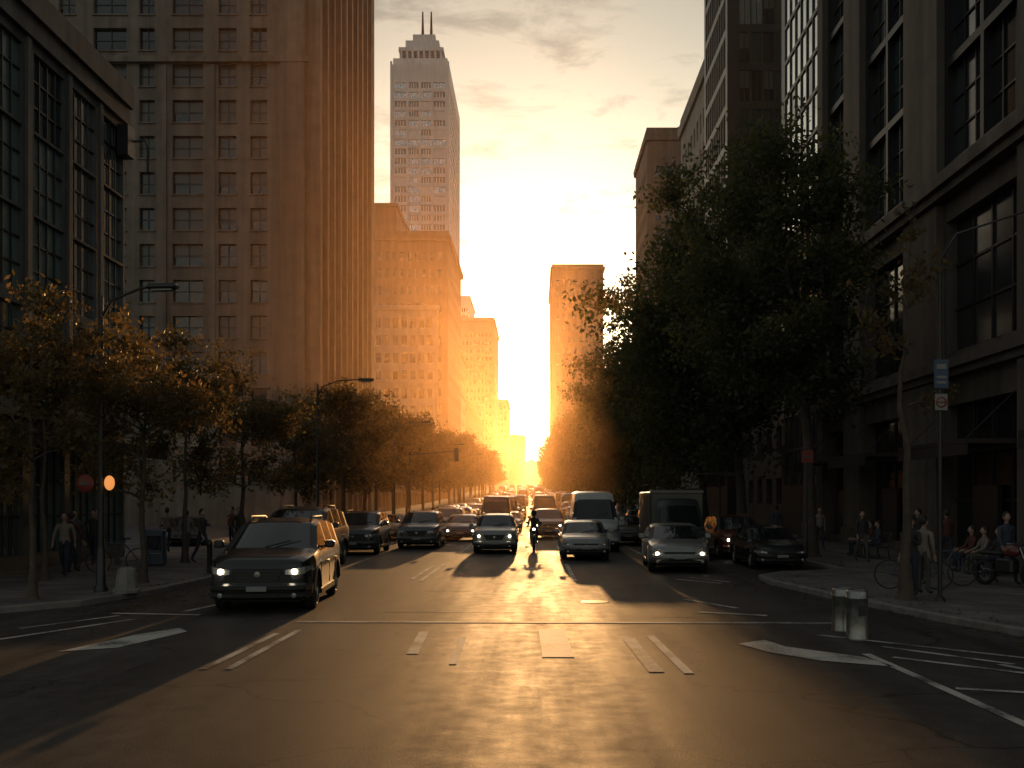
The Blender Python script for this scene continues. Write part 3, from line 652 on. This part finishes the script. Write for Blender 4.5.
V('sedan_car', 'sedan', 'p_white', -1.9, 50, 0, True); V('suv_car', 'suv', 'p_grey', .75, 56, 0, True)
V('sedan_car', 'sedan', 'p_silver', 1.85, 36.0, 0, False); V('white_van', 'van', 'p_white', 2.6, 42, 0, False, 1.04)
V('sedan_car', 'sedan', 'p_grey', 4.5, 48, 0, False)
V('sedan_car', 'sedan', 'p_silver', 4.35, 29.9, R(-3), True, 1.02); V('box_truck', 'truck', 'p_dark', 5.35, 35.6, 0, False, .93)
V('parked_car', 'suv', 'p_red', 7.75, 36.6, 0, True, .95); V('parked_car', 'sedan', 'p_black', 7.75, 31.2, 0, False, .95)
V('parked_car', 'sedan', 'p_black', -15.6, 44.5, R(20), False); V('parked_car', 'suv', 'p_dark', -19.5, 38.6, R(60), False)
paints = ['p_black', 'p_silver', 'p_white', 'p_blue', 'p_grey', 'p_dark', 'p_silver', 'p_red']
far_root = D.objects.new('distant_traffic', None); SC.collection.objects.link(far_root)
for li, x in enumerate((-7.6, -5.2, -2.1, .9, 3.9, 7.9)):
    y = [54, 58, 61, 66, 57, 48][li]
    while y < 520:
        if li in (0, 5) or random.random() < .88:
            k = random.choices(['suv', 'sedan', 'van'], [4, 5, .5])[0]
            far_ = y > 140
            lt = random.random() < (.12 if li in (0, 5) else .6)
            V('car_part' if far_ else ('parked_car' if li in (0, 5) else {'suv': 'suv_car', 'sedan': 'sedan_car', 'van': 'delivery_van'}[k]), k, random.choice(paints), x+xc(y)+random.uniform(-.35, .35), y, random.uniform(-.03, .03), lt, random.uniform(.94, 1.04), far_root if far_ else None)
        y += random.uniform(6.6, 8.6) if y > 75 else random.uniform(7.5, 10)

# ------------------------------------------------------------ people
def skin_body(joints, edges, radii):
    keys = list(joints); idx = {k: i for i, k in enumerate(keys)}
    me = D.meshes.new('tmp'); me.from_pydata([joints[k] for k in keys], [(idx[a], idx[b]) for a, b in edges], [])
    o = D.objects.new('tmp', me); SC.collection.objects.link(o)
    md = o.modifiers.new('s', 'SKIN')
    sv = me.skin_vertices[0].data
    for k in keys:
        r = radii[k]; r = r if isinstance(r, tuple) else (r, r); sv[idx[k]].radius = r; sv[idx[k]].use_root = (k == 'pel')
    s = o.modifiers.new('ss', 'SUBSURF'); s.levels = 1; s.render_levels = 1
    dg = bpy.context.evaluated_depsgraph_get(); ev = o.evaluated_get(dg); em = ev.to_mesh()
    vs = [tuple(v.co) for v in em.vertices]; fs = [tuple(p.vertices) for p in em.polygons]
    ev.to_mesh_clear(); D.objects.remove(o); return vs, fs
def person(pose, top, bottom, hair='hair'):
    mb = MB([top, bottom, 'skin', 'shoe', hair])
    J = dict(pel=(0, 0, .95), waist=(0, 0, 1.1), chest=(0, 0, 1.3), neck=(0, 0, 1.48), head0=(0, -.01, 1.56))
    for s, n in ((1, 'L'), (-1, 'R')):
        J['sh'+n] = (s*.19, 0, 1.41); J['hip'+n] = (s*.10, 0, .9)
        if pose == 'walk':
            f = s
            J['el'+n] = (s*.25, .05*f*2, 1.13); J['wr'+n] = (s*.25, .05-.0+.16*f-.1, .9)
            J['kn'+n] = (s*.1, -.16*f-.04, .5); J['an'+n] = (s*.1, -.28*f+.06, .09+(.06 if f < 0 else 0)); J['to'+n] = (s*.11, -.28*f-.12, .04)
        elif pose in ('sit', 'ride'):
            J['el'+n] = (s*.24, -.10, 1.17); J['wr'+n] = (s*.2, -.34, 1.08)
            J['hip'+n] = (s*.1, -.03, .92); J['kn'+n] = (s*.14, -.43, .95); J['an'+n] = (s*.14, -.40 if pose == 'sit' else -.2, .52); J['to'+n] = (s*.14, -.56 if pose == 'sit' else -.36, .48)
            if pose == 'ride': J['wr'+n] = (s*.27, -.45, 1.1)
        else:
            J['el'+n] = (s*.26, .02, 1.13); J['wr'+n] = (s*.24, -.06, .89)
            J['kn'+n] = (s*.11, -.01, .5); J['an'+n] = (s*.12, .02, .09); J['to'+n] = (s*.14, -.13, .04)
            if pose == 'phone' and s > 0: J['el'+n] = (.26, -.04, 1.15); J['wr'+n] = (.16, -.25, 1.28)
    E = [('pel', 'waist'), ('waist', 'chest'), ('chest', 'neck'), ('neck', 'head0')]
    rad = dict(pel=(.15, .115), waist=(.135, .10), chest=(.165, .115), neck=.06, head0=.055)
    for n in 'LR':
        E += [('chest', 'sh'+n), ('sh'+n, 'el'+n), ('el'+n, 'wr'+n), ('pel', 'hip'+n), ('hip'+n, 'kn'+n), ('kn'+n, 'an'+n), ('an'+n, 'to'+n)]
        rad.update({'sh'+n: .068, 'el'+n: .047, 'wr'+n: .03, 'hip'+n: .09, 'kn'+n: .062, 'an'+n: .045, 'to'+n: .038})
    vs, fs = skin_body(J, E, rad); o = len(mb.v); mb.v += vs
    wr = [Vector(J['wrL']), Vector(J['wrR'])]; feet = [Vector(J['toL']), Vector(J['toR']), Vector(J['anL']), Vector(J['anR'])]
    armp = [Vector(J[k+n]) for k in ('el', 'wr') for n in 'LR']
    for f in fs:
        c = sum((Vector(vs[i]) for i in f), Vector())/len(f)
        k = top
        if pose in ('sit', 'ride'):
            if c.z < 1.0 and min((c-a).length for a in armp) > .12: k = bottom
        elif c.z < .96 and min((c-a).length for a in armp) > .13: k = bottom
        if min((c-a).length for a in feet[:2]) < .13: k = 'shoe'
        if min((c-a).length for a in wr) < .05: k = 'skin'
        if c.z > 1.5: k = 'skin'
        mb.f.append(tuple(o+i for i in f)); mb.m.append(mb.mi(k)); mb.s.append(True)
    mb.ball((0, -.015, 1.65), .1, 'skin', 14, (.78, .95, 1.2)); mb.ball((0, -.05, 1.585), .05, 'skin', 10, (.95, .8, .8))
    mb.tube([(0, -.105, 1.665), (0, -.13, 1.63), (0, -.105, 1.62)], [.008, .015, .01], 'skin', 6)
    mb.ball((0, .012, 1.678), .104, hair, 14, (.84, .98, 1.14)) if pose != 'ride' else mb.ball((0, 0, 1.67), .135, 'black', 14, (.95, 1.1, 1.1))
    for s in (-1, 1):
        mb.ball((s*.032, -.102, 1.655), .012, 'white', 8); mb.ball((s*.032, -.111, 1.655), .006, 'black', 6); mb.ball((s*.08, 0, 1.64), .025, 'skin', 8, (.4, .7, 1.2))
    mb.box(-.022, .022, -.097, -.09, 1.588, 1.595, 'red')
    for n, s in (('L', 1), ('R', -1)):
        w = Vector(J['wr'+n]); d = (w-Vector(J['el'+n])).normalized(); sd = Vector((0, 1, 0)); sd = (sd-d*sd.dot(d)).normalized()
        nn = d.cross(sd)
        mb.tube([w, w+d*.05, w+d*.09], [.028, .036, .03], 'skin', 8)
        for i in range(4):
            b = w+d*.085+sd*(-.027+i*.018); ln = (.065, .075, .07, .055)[i]
            mb.tube([b, b+d*ln*.5+nn*.004*s, b+d*ln*.85+nn*.022*s], [.0095, .009, .007], 'skin', 5)
        b = w+d*.03-sd*.03; mb.tube([b, b-sd*.02+d*.03, b-sd*.022+d*.06], [.012, .011, .008], 'skin', 5)
    if pose == 'phone': mb.box(.12, .19, -.36, -.35, 1.28, 1.42, 'black')
    return mb
for n, c in dict(j1=(.05, .06, .09), j2=(.24, .2, .17), j3=(.12, .04, .03), j4=(.04, .04, .04), t1=(.03, .035, .06), t2=(.08, .07, .06)).items(): M[n] = mat('cloth_'+n, c, .85, noise=(12, .15))
PM = {}
def PP(pose, x, y, rz, top, bot, s=1, dz=.126, name='pedestrian'):
    z = g(y)+dz
    if pose == 'sit': z -= .44
    k = (pose, top, bot)
    if k not in PM: PM[k] = person(pose, top, bot).mesh('person')
    place(name, PM[k], (x, y, z), rz, s)
PP('walk', -10.9, 32.6, R(70), 'j4', 't1'); PP('stand', -13.6, 29.4, R(20), 'j1', 't2'); PP('walk', -13.2, 28.4, R(160), 'j3', 't1', .97)
PP('walk', -14.6, 39.5, R(190), 'j2', 't1'); PP('stand', -12.2, 41, R(40), 'j4', 't2'); PP('phone', -13.4, 44, R(-40), 'j3', 't1')
PP('walk', -12.9, 27.3, R(10), 'j2', 't1', .98); PP('walk', -14.1, 31.8, R(5), 'j4', 't1'); PP('walk', -12.6, 36, R(185), 'j2', 't2', .96); PP('stand', -11.9, 47.5, R(10), 'j1', 't1'); PP('walk', -13.0, 53, R(0), 'j4', 't2'); PP('walk', -12.4, 60, R(180), 'j3', 't1')
PP('phone', 8.05, 21.3, R(-60), 'j4', 't1', .98); PP('stand', 8.55, 21.9, R(120), 'j2', 't2', .97)
PP('walk', 11.6, 24.5, R(10), 'j1', 't1'); PP('walk', 12.0, 42, R(0), 'j2', 't1'); PP('stand', 12.7, 33, R(-80), 'j4', 't2')
PP('walk', 12.9, 31.2, R(185), 'j3', 't1'); PP('walk', 11.0, 33.5, R(5), 'j4', 't2', .97); PP('phone', 13.3, 25.6, R(-100), 'j2', 't1'); PP('walk', 11.4, 47, R(180), 'j1', 't2'); PP('walk', 12.6, 46.2, R(0), 'j4', 't1')
for i, (x, y) in enumerate([(12.2, 35.4), (12.2, 36.2), (12.2, 37.1)]): PP('sit', x, y, R(-90), ('j1', 'j3', 'j4')[i], ('t1', 't2', 't1')[i], name='seated_person')
for i, (x, y) in enumerate([(12.6, 27.0), (12.6, 27.9), (12.6, 28.7)]): PP('sit', x, y, R(-90), ('j4', 'j2', 'j3')[i], ('t1', 't2', 't1')[i], name='seated_person')
def bench():
    mb = MB(['bark', 'metal'])
    for i in range(4): mb.rbox(-1.2, 1.2, -.22+i*.115, -.12+i*.115, .41, .45, 'bark', .01)
    for i in range(3): mb.rbox(-1.2, 1.2, .26+i*.02, .29+i*.02, .55+i*.13, .65+i*.13, 'bark', .01)
    for x in (-1.05, 0, 1.05):
        mb.tube([(x, -.18, 0), (x, -.16, .4), (x, .22, .4), (x, .3, .95)], .022, 'metal', 6); mb.tube([(x, .2, .4), (x, .27, 0)], .022, 'metal', 6)
    return mb.mesh('bench')
bm_ = bench()
place('bench', bm_, (12.25, 36.2, .126), R(-90)); place('bench', bm_, (12.65, 27.9, .126), R(-90))

# ------------------------------------------------------------ motorcycles / bicycle
def moto():
    mb = MB(['black'])
    for y in (0, 1.35):
        mb.lathe((0, y, .31), [(.23, -.05), (.3, -.055), (.31, 0), (.3, .055), (.23, .05), (.23, -.05)], 'rubber', 22, 'x')
        mb.lathe((0, y, .31), [(.05, -.05), (.05, .05)], 'steel', 10, 'x')
        for k in range(6):
            a = k*math.pi/3; mb.tube([(0, y, .31), (0, y+.23*math.cos(a), .31+.23*math.sin(a))], .012, 'steel', 4, False)
    for s in (-1, 1):
        mb.tube([(s*.07, 0, .31), (s*.08, .28, .95)], .022, 'chrome', 6); mb.tube([(s*.08, 1.35, .31), (s*.06, .85, .38)], .022, 'black', 6)
        mb.tube([(0, .28, 1.0), (s*.2, .3, 1.05), (s*.36, .42, 1.04)], .014, 'chrome', 6); mb.tube([(s*.2, .32, 1.05), (s*.28, .28, 1.2)], .006, 'chrome', 4); mb.ball((s*.29, .27, 1.22), .05, 'black', 8, (1.2, .4, .8))
    mb.ball((0, .58, .86), .2, 'p_red', 12, (.7, 1.4, .75)); mb.rbox(-.12, .12, .78, 1.5, .74, .84, 'black', .04)
    mb.rbox(-.15, .15, .45, .95, .32, .68, 'metal', .05); mb.tube([(.14, .5, .35), (.16, .9, .3), (.16, 1.5, .36)], [.03, .035, .045], 'chrome', 8)
    mb.lathe((0, .12, .93), [(.001, -.04), (.08, -.03), (.085, .02), (.04, .1)], 'head_off', 14, 'y'); mb.lathe((0, .075, .93), [(.05, 0), (.001, -.01)], 'head_on', 12, 'y')
    mb.rbox(-.06, .06, 1.15, 1.7, .6, .64, 'black', .015); mb.tube([(0, -.2, .6), (0, 0, .65), (0, .2, .6)], .05, 'black', 6)
    return mb
mm = moto(); mme = mm.mesh('motorcycle')
rt = D.objects.new('motorcyclist', None); SC.collection.objects.link(rt); rt.location = (-.05, 43, 0)
place('motorcycle', mme, (0, 0, 0), 0, 1, rt); place('rider', person('ride', 'j4', 't1').mesh('rider'), (0, .85, -.04), 0, 1, rt)
place('parked_motorcycle', mme, (11.6, 23.2, .126), R(25))
def bike():
    mb = MB(['metal'])
    for y in (0, 1.05):
        mb.tube([(0, y+.33*math.cos(t), .34+.33*math.sin(t)) for t in np.linspace(0, 2*math.pi, 25)], .016, 'rubber', 6, False)
        for k in range(10):
            a = k*math.pi/5; mb.tube([(0, y, .34), (0, y+.32*math.cos(a), .34+.32*math.sin(a))], .003, 'steel', 3, False)
    P = dict(h=(0, .2, .85), b=(0, .5, .3), s=(0, .68, .82), r=(0, 1.05, .34), f=(0, 0, .34), t=(0, .17, .95))
    for a, b in ('hb', 'hs', 'sb', 'br', 'sr', 'hf', 'ht'): mb.tube([P[a], P[b]], .018, 'p_blue', 6)
    mb.tube([(-.28, .3, 1.0), (-.15, .17, 1.0), (.15, .17, 1.0), (.28, .3, 1.0)], .012, 'metal', 6); mb.tube([P['s'], (0, .72, .95)], .012, 'metal', 6); mb.rbox(-.07, .07, .6, .86, .94, .99, 'black', .02)
    mb.lathe((0, .5, .3), [(.1, .02), (.001, .02)], 'metal', 14, 'x')
    return mb.mesh('bicycle')
bk = bike(); place('bicycle', bk, (9.3, 23.0, .126), R(75)); place('bicycle', bk, (-12.4, 28.3, .126), R(-60)); place('bicycle', bk, (10.3, 24.0, .126), R(80))

# ------------------------------------------------------------ street furniture
def lamp(h=7.2, arm=1.9):
    mb = MB(['metal'])
    mb.lathe((0, 0, 0), [(.16, 0), (.16, .08), (.11, .16), (.1, .9), (.075, 1.0)], 'metal', 14)
    mb.tube([(0, 0, .9), (0, 0, h*.5), (0, 0, h)], [.075, .06, .045], 'metal', 10)
    mb.tube([(0, 0, h-.5), (.25, 0, h-.1), (.9, 0, h+.15), (arm, 0, h+.2)], [.035, .035, .03, .025], 'metal', 8)
    mb.rbox(arm-.1, arm+.6, -.13, .13, h+.13, h+.25, 'metal', .04); mb.rbox(arm, arm+.5, -.1, .1, h+.09, h+.13, 'head_off', .015)
    return mb
lm = lamp().mesh('street_lamp')
mb = lamp(6.7, 1.2)
mb.tube([(0, 0, 2.55), (.2, -.05, 2.6)], .02, 'metal', 6); mb.ball((.24, -.08, 2.46), .14, 'globe', 14, (.8, .8, 1.2)); mb.lathe((.24, -.08, 2.64), [(.06, 0), (.03, .05), (.001, .06)], 'metal', 10)
mb.lathe((-.35, -.05, 2.45), [(.001, -.02), (.2, -.02), (.21, 0), (.2, .01)], 'red', 20, 'y'); mb.box(-.47, -.23, -.078, -.072, 2.42, 2.48, 'p_grey'); mb.tube([(0, 0, 2.45), (-.3, -.03, 2.45)], .02, 'metal', 5)
place('street_lamp', mb.mesh('street_lamp'), (-9.85, 22.6, .126), R(-5))
for x, y in ((-9.6, 44), (-9.6, 68), (-9.6, 100), (-9.6, 135)): place('street_lamp', lm, (x, y, g(y)+.126))
for x, y in ((10.2, 55), (10.2, 95), (10.2, 135)): place('street_lamp', lm, (x, y, g(y)+.126), R(180))
mb = MB(['metal']); mb.tube([(0, 0, 0), (0, 0, 5.1)], .045, 'metal', 10); mb.lathe((0, 0, 0), [(.12, 0), (.1, .05), (.05, .1)], 'metal', 12)
mb.rbox(-.15, .15, -.07, -.05, 4.35, 4.95, 'blue', .008); mb.box(-.1, .1, -.076, -.0705, 4.75, 4.85, 'p_grey'); mb.box(-.1, .1, -.076, -.0705, 4.45, 4.5, 'p_grey'); mb.box(-.1, .1, -.076, -.0705, 4.56, 4.61, 'p_grey')
mb.rbox(-.13, .13, -.07, -.05, 3.9, 4.25, 'p_grey', .008); mb.lathe((0, -.072, 4.07), [(.11, 0), (.11, -.004), (.08, -.004)], 'red', 20, 'y'); mb.box(-.08, .08, -.079, -.0755, 4.05, 4.09, 'red')
mb.tube([(0, 0, 5.05), (0, 0, 7.0), (.3, -.1, 7.5), (1.6, -.3, 7.9)], [.04, .03, .025, .02], 'metal', 6)
place('traffic_sign', mb.mesh('traffic_sign'), (8.3, 20.4, .126), R(0))
mb = MB(['metal']); mb.tube([(0, 0, 0), (0, 0, 3.9)], .04, 'metal', 8); mb.rbox(-.22, .22, -.06, -.04, 3.4, 3.85, 'red', .01); mb.box(-.15, .15, -.067, -.0605, 3.58, 3.65, 'p_grey')
place('traffic_sign', mb.mesh('traffic_sign2'), (9.7, 35.5, .126), 0)
def bin_(h):
    mb = MB(['steel']); mb.lathe((0, 0, 0), [(.17, 0), (.175, .03), (.165, .05), (.165, h-.14), (.175, h-.13), (.175, h-.11), (.165, h-.1), (.165, h-.03), (.15, h), (.12, h+.005), (.11, h-.06), (.001, h-.06)], 'steel', 28)
    mb.box(-.06, .06, -.172, -.16, h*.5, h*.5+.16, 'metal'); return mb.mesh('litter_bin')
place('litter_bin', bin_(.78), (5.08, 15.7, .0), .2); place('litter_bin', bin_(.72), (5.15, 16.7, .0), .5)
mb = MB(['kerb']); mb.lathe((0, 0, 0), [(.3, 0), (.3, .06), (.25, .1), (.2, .45), (.19, .52), (.12, .57), (.001, .58)], 'kerb', 8, smooth=False)
place('stone_bollard', mb.mesh('stone_bollard'), (-9.15, 22.3, .126), .4)
mb = MB(['metal']); mb.lathe((0, 0, 0), [(.07, 0), (.07, .8), (.085, .82), (.085, .88), (.05, .95), (.001, .97)], 'metal', 14); bo = mb.mesh('bollard')
for y in (28, 33): place('bollard', bo, (-9.15, y, .126))
mb = MB(['metal']); mb.rbox(-.3, .3, -.25, .25, 0, 1.15, 'p_blue', .05); mb.box(-.22, .22, -.262, -.251, .5, .95, 'carglass'); mb.tube([(-.2, -.27, .4), (.2, -.27, .4)], .012, 'steel', 5)
nb = mb.mesh('newspaper_box'); place('newspaper_box', nb, (-12.0, 31.5, .126), R(10)); place('newspaper_box', nb, (10.3, 27.2, .126), R(-20))
mb = MB(['metal']); mb.tube([(0, 0, 0), (0, 0, 5.6)], .07, 'metal', 10); mb.tube([(0, 0, 5.4), (3.4, 0, 5.7)], [.05, .035], 'metal', 8); mb.rbox(3.3, 3.62, -.12, .12, 4.9, 5.9, 'black', .03)
for z in (5.1, 5.4, 5.7): mb.lathe((3.46, .13, z), [(.1, 0), (.1, .12), (.09, .12), (.09, 0), (.001, 0)], 'black', 12, 'y')
place('traffic_light', mb.mesh('traffic_light'), (-9.3, 74, g(74)+.12), 0)

# ------------------------------------------------------------ haze
EL, AZ = R(6.2), R(.25)
sd = Vector((math.sin(AZ)*math.cos(EL), math.cos(AZ)*math.cos(EL), math.sin(EL)))
mb = MB(['metal']); mb.box(-120, 120, 42, 1250, -3, 36, 'metal')
hz = place('haze', mb.mesh('haze')); hm = D.materials.new('haze'); hm.use_nodes = True; nt = hm.node_tree; nt.nodes.clear()
vo = nt.nodes.new('ShaderNodeVolumeScatter'); vo.inputs['Color'].default_value = (1, .62, .32, 1); vo.inputs['Density'].default_value = .00105; vo.inputs['Anisotropy'].default_value = .78
ou = nt.nodes.new('ShaderNodeOutputMaterial'); nt.links.new(vo.outputs[0], ou.inputs['Volume']); hz.data.materials.clear(); hz.data.materials.append(hm)

# ------------------------------------------------------------ world, sun, camera
w = D.worlds.new('World'); SC.world = w; w.use_nodes = True; nt = w.node_tree; nt.nodes.clear(); L = nt.links.new
sky = N(nt, 'ShaderNodeTexSky'); sky.sky_type = 'NISHITA'; sky.sun_disc = False; sky.sun_elevation = EL; sky.sun_rotation = AZ; sky.dust_density = 1.8; sky.air_density = 1.0
tc = N(nt, 'ShaderNodeTexCoord')
sp = N(nt, 'ShaderNodeMapping'); sp.inputs['Scale'].default_value = (3.0, 3.0, 10); sp.inputs['Location'].default_value = (.95, 0, .45); L(tc.outputs['Generated'], sp.inputs[0])
cn = N(nt, 'ShaderNodeTexNoise'); cn.inputs['Scale'].default_value = 2.6; cn.inputs['Detail'].default_value = 10; cn.inputs['Roughness'].default_value = .62; cn.inputs['Distortion'].default_value = .35; L(sp.outputs[0], cn.inputs['Vector'])
cr = N(nt, 'ShaderNodeMapRange'); L(cn.outputs['Fac'], cr.inputs[0]); cr.inputs[1].default_value = .51; cr.inputs[2].default_value = .64; cr.inputs[3].default_value = 1.0; cr.inputs[4].default_value = .66
hs = N(nt, 'ShaderNodeHueSaturation'); hs.inputs['Saturation'].default_value = .64; L(sky.outputs[0], hs.inputs['Color'])
tint = N(nt, 'ShaderNodeVectorMath', operation='MULTIPLY'); L(hs.outputs[0], tint.inputs[0]); tint.inputs[1].default_value = (1.0, .94, .80)
cs = N(nt, 'ShaderNodeVectorMath', operation='SCALE'); L(tint.outputs[0], cs.inputs[0]); L(cr.outputs[0], cs.inputs['Scale'])
bg = N(nt, 'ShaderNodeBackground'); bg.inputs[1].default_value = .11; L(cs.outputs[0], bg.inputs[0])
dt = N(nt, 'ShaderNodeVectorMath', operation='DOT_PRODUCT'); L(tc.outputs['Generated'], dt.inputs[0]); dt.inputs[1].default_value = sd
mx = N(nt, 'ShaderNodeMath', operation='MAXIMUM'); L(dt.outputs['Value'], mx.inputs[0]); mx.inputs[1].default_value = 0
b0 = N(nt, 'ShaderNodeBackground'); b0.inputs[0].default_value = (1.0, .97, .92, 1); b0.inputs[1].default_value = .065
a0 = N(nt, 'ShaderNodeAddShader'); L(bg.outputs[0], a0.inputs[0]); L(b0.outputs[0], a0.inputs[1]); prev = a0.outputs[0]
for p, col, st in ((70, (1, .45, .12), .3), (500, (1, .62, .22), 1.4), (3000, (1, .8, .5), 10)):
    pw = N(nt, 'ShaderNodeMath', operation='POWER'); L(mx.outputs[0], pw.inputs[0]); pw.inputs[1].default_value = p
    ml = N(nt, 'ShaderNodeMath', operation='MULTIPLY'); L(pw.outputs[0], ml.inputs[0]); ml.inputs[1].default_value = st
    b2 = N(nt, 'ShaderNodeBackground'); b2.inputs[0].default_value = (*col, 1); L(ml.outputs[0], b2.inputs[1])
    a = N(nt, 'ShaderNodeAddShader'); L(prev, a.inputs[0]); L(b2.outputs[0], a.inputs[1]); prev = a.outputs[0]
wo = N(nt, 'ShaderNodeOutputWorld'); L(prev, wo.inputs[0])
sl = D.lights.new('sun', 'SUN'); sl.energy = 3.2; sl.angle = R(.5); sl.color = (1, .46, .15)
so = D.objects.new('sun', sl); SC.collection.objects.link(so); so.rotation_euler = sd.to_track_quat('Z', 'Y').to_euler()
cd = D.cameras.new('camera'); cam = D.objects.new('camera', cd); SC.collection.objects.link(cam)
cd.lens = 35; cd.sensor_width = 36; cd.clip_end = 6000; cam.location = (0, 0, 2.2); cam.rotation_euler = (R(90), 0, 0)
cd.shift_x = -23/1024; cd.shift_y = 116/1024
SC.camera = cam
SC.view_settings.view_transform = 'Standard'; SC.view_settings.look = 'None'; SC.view_settings.exposure = 0
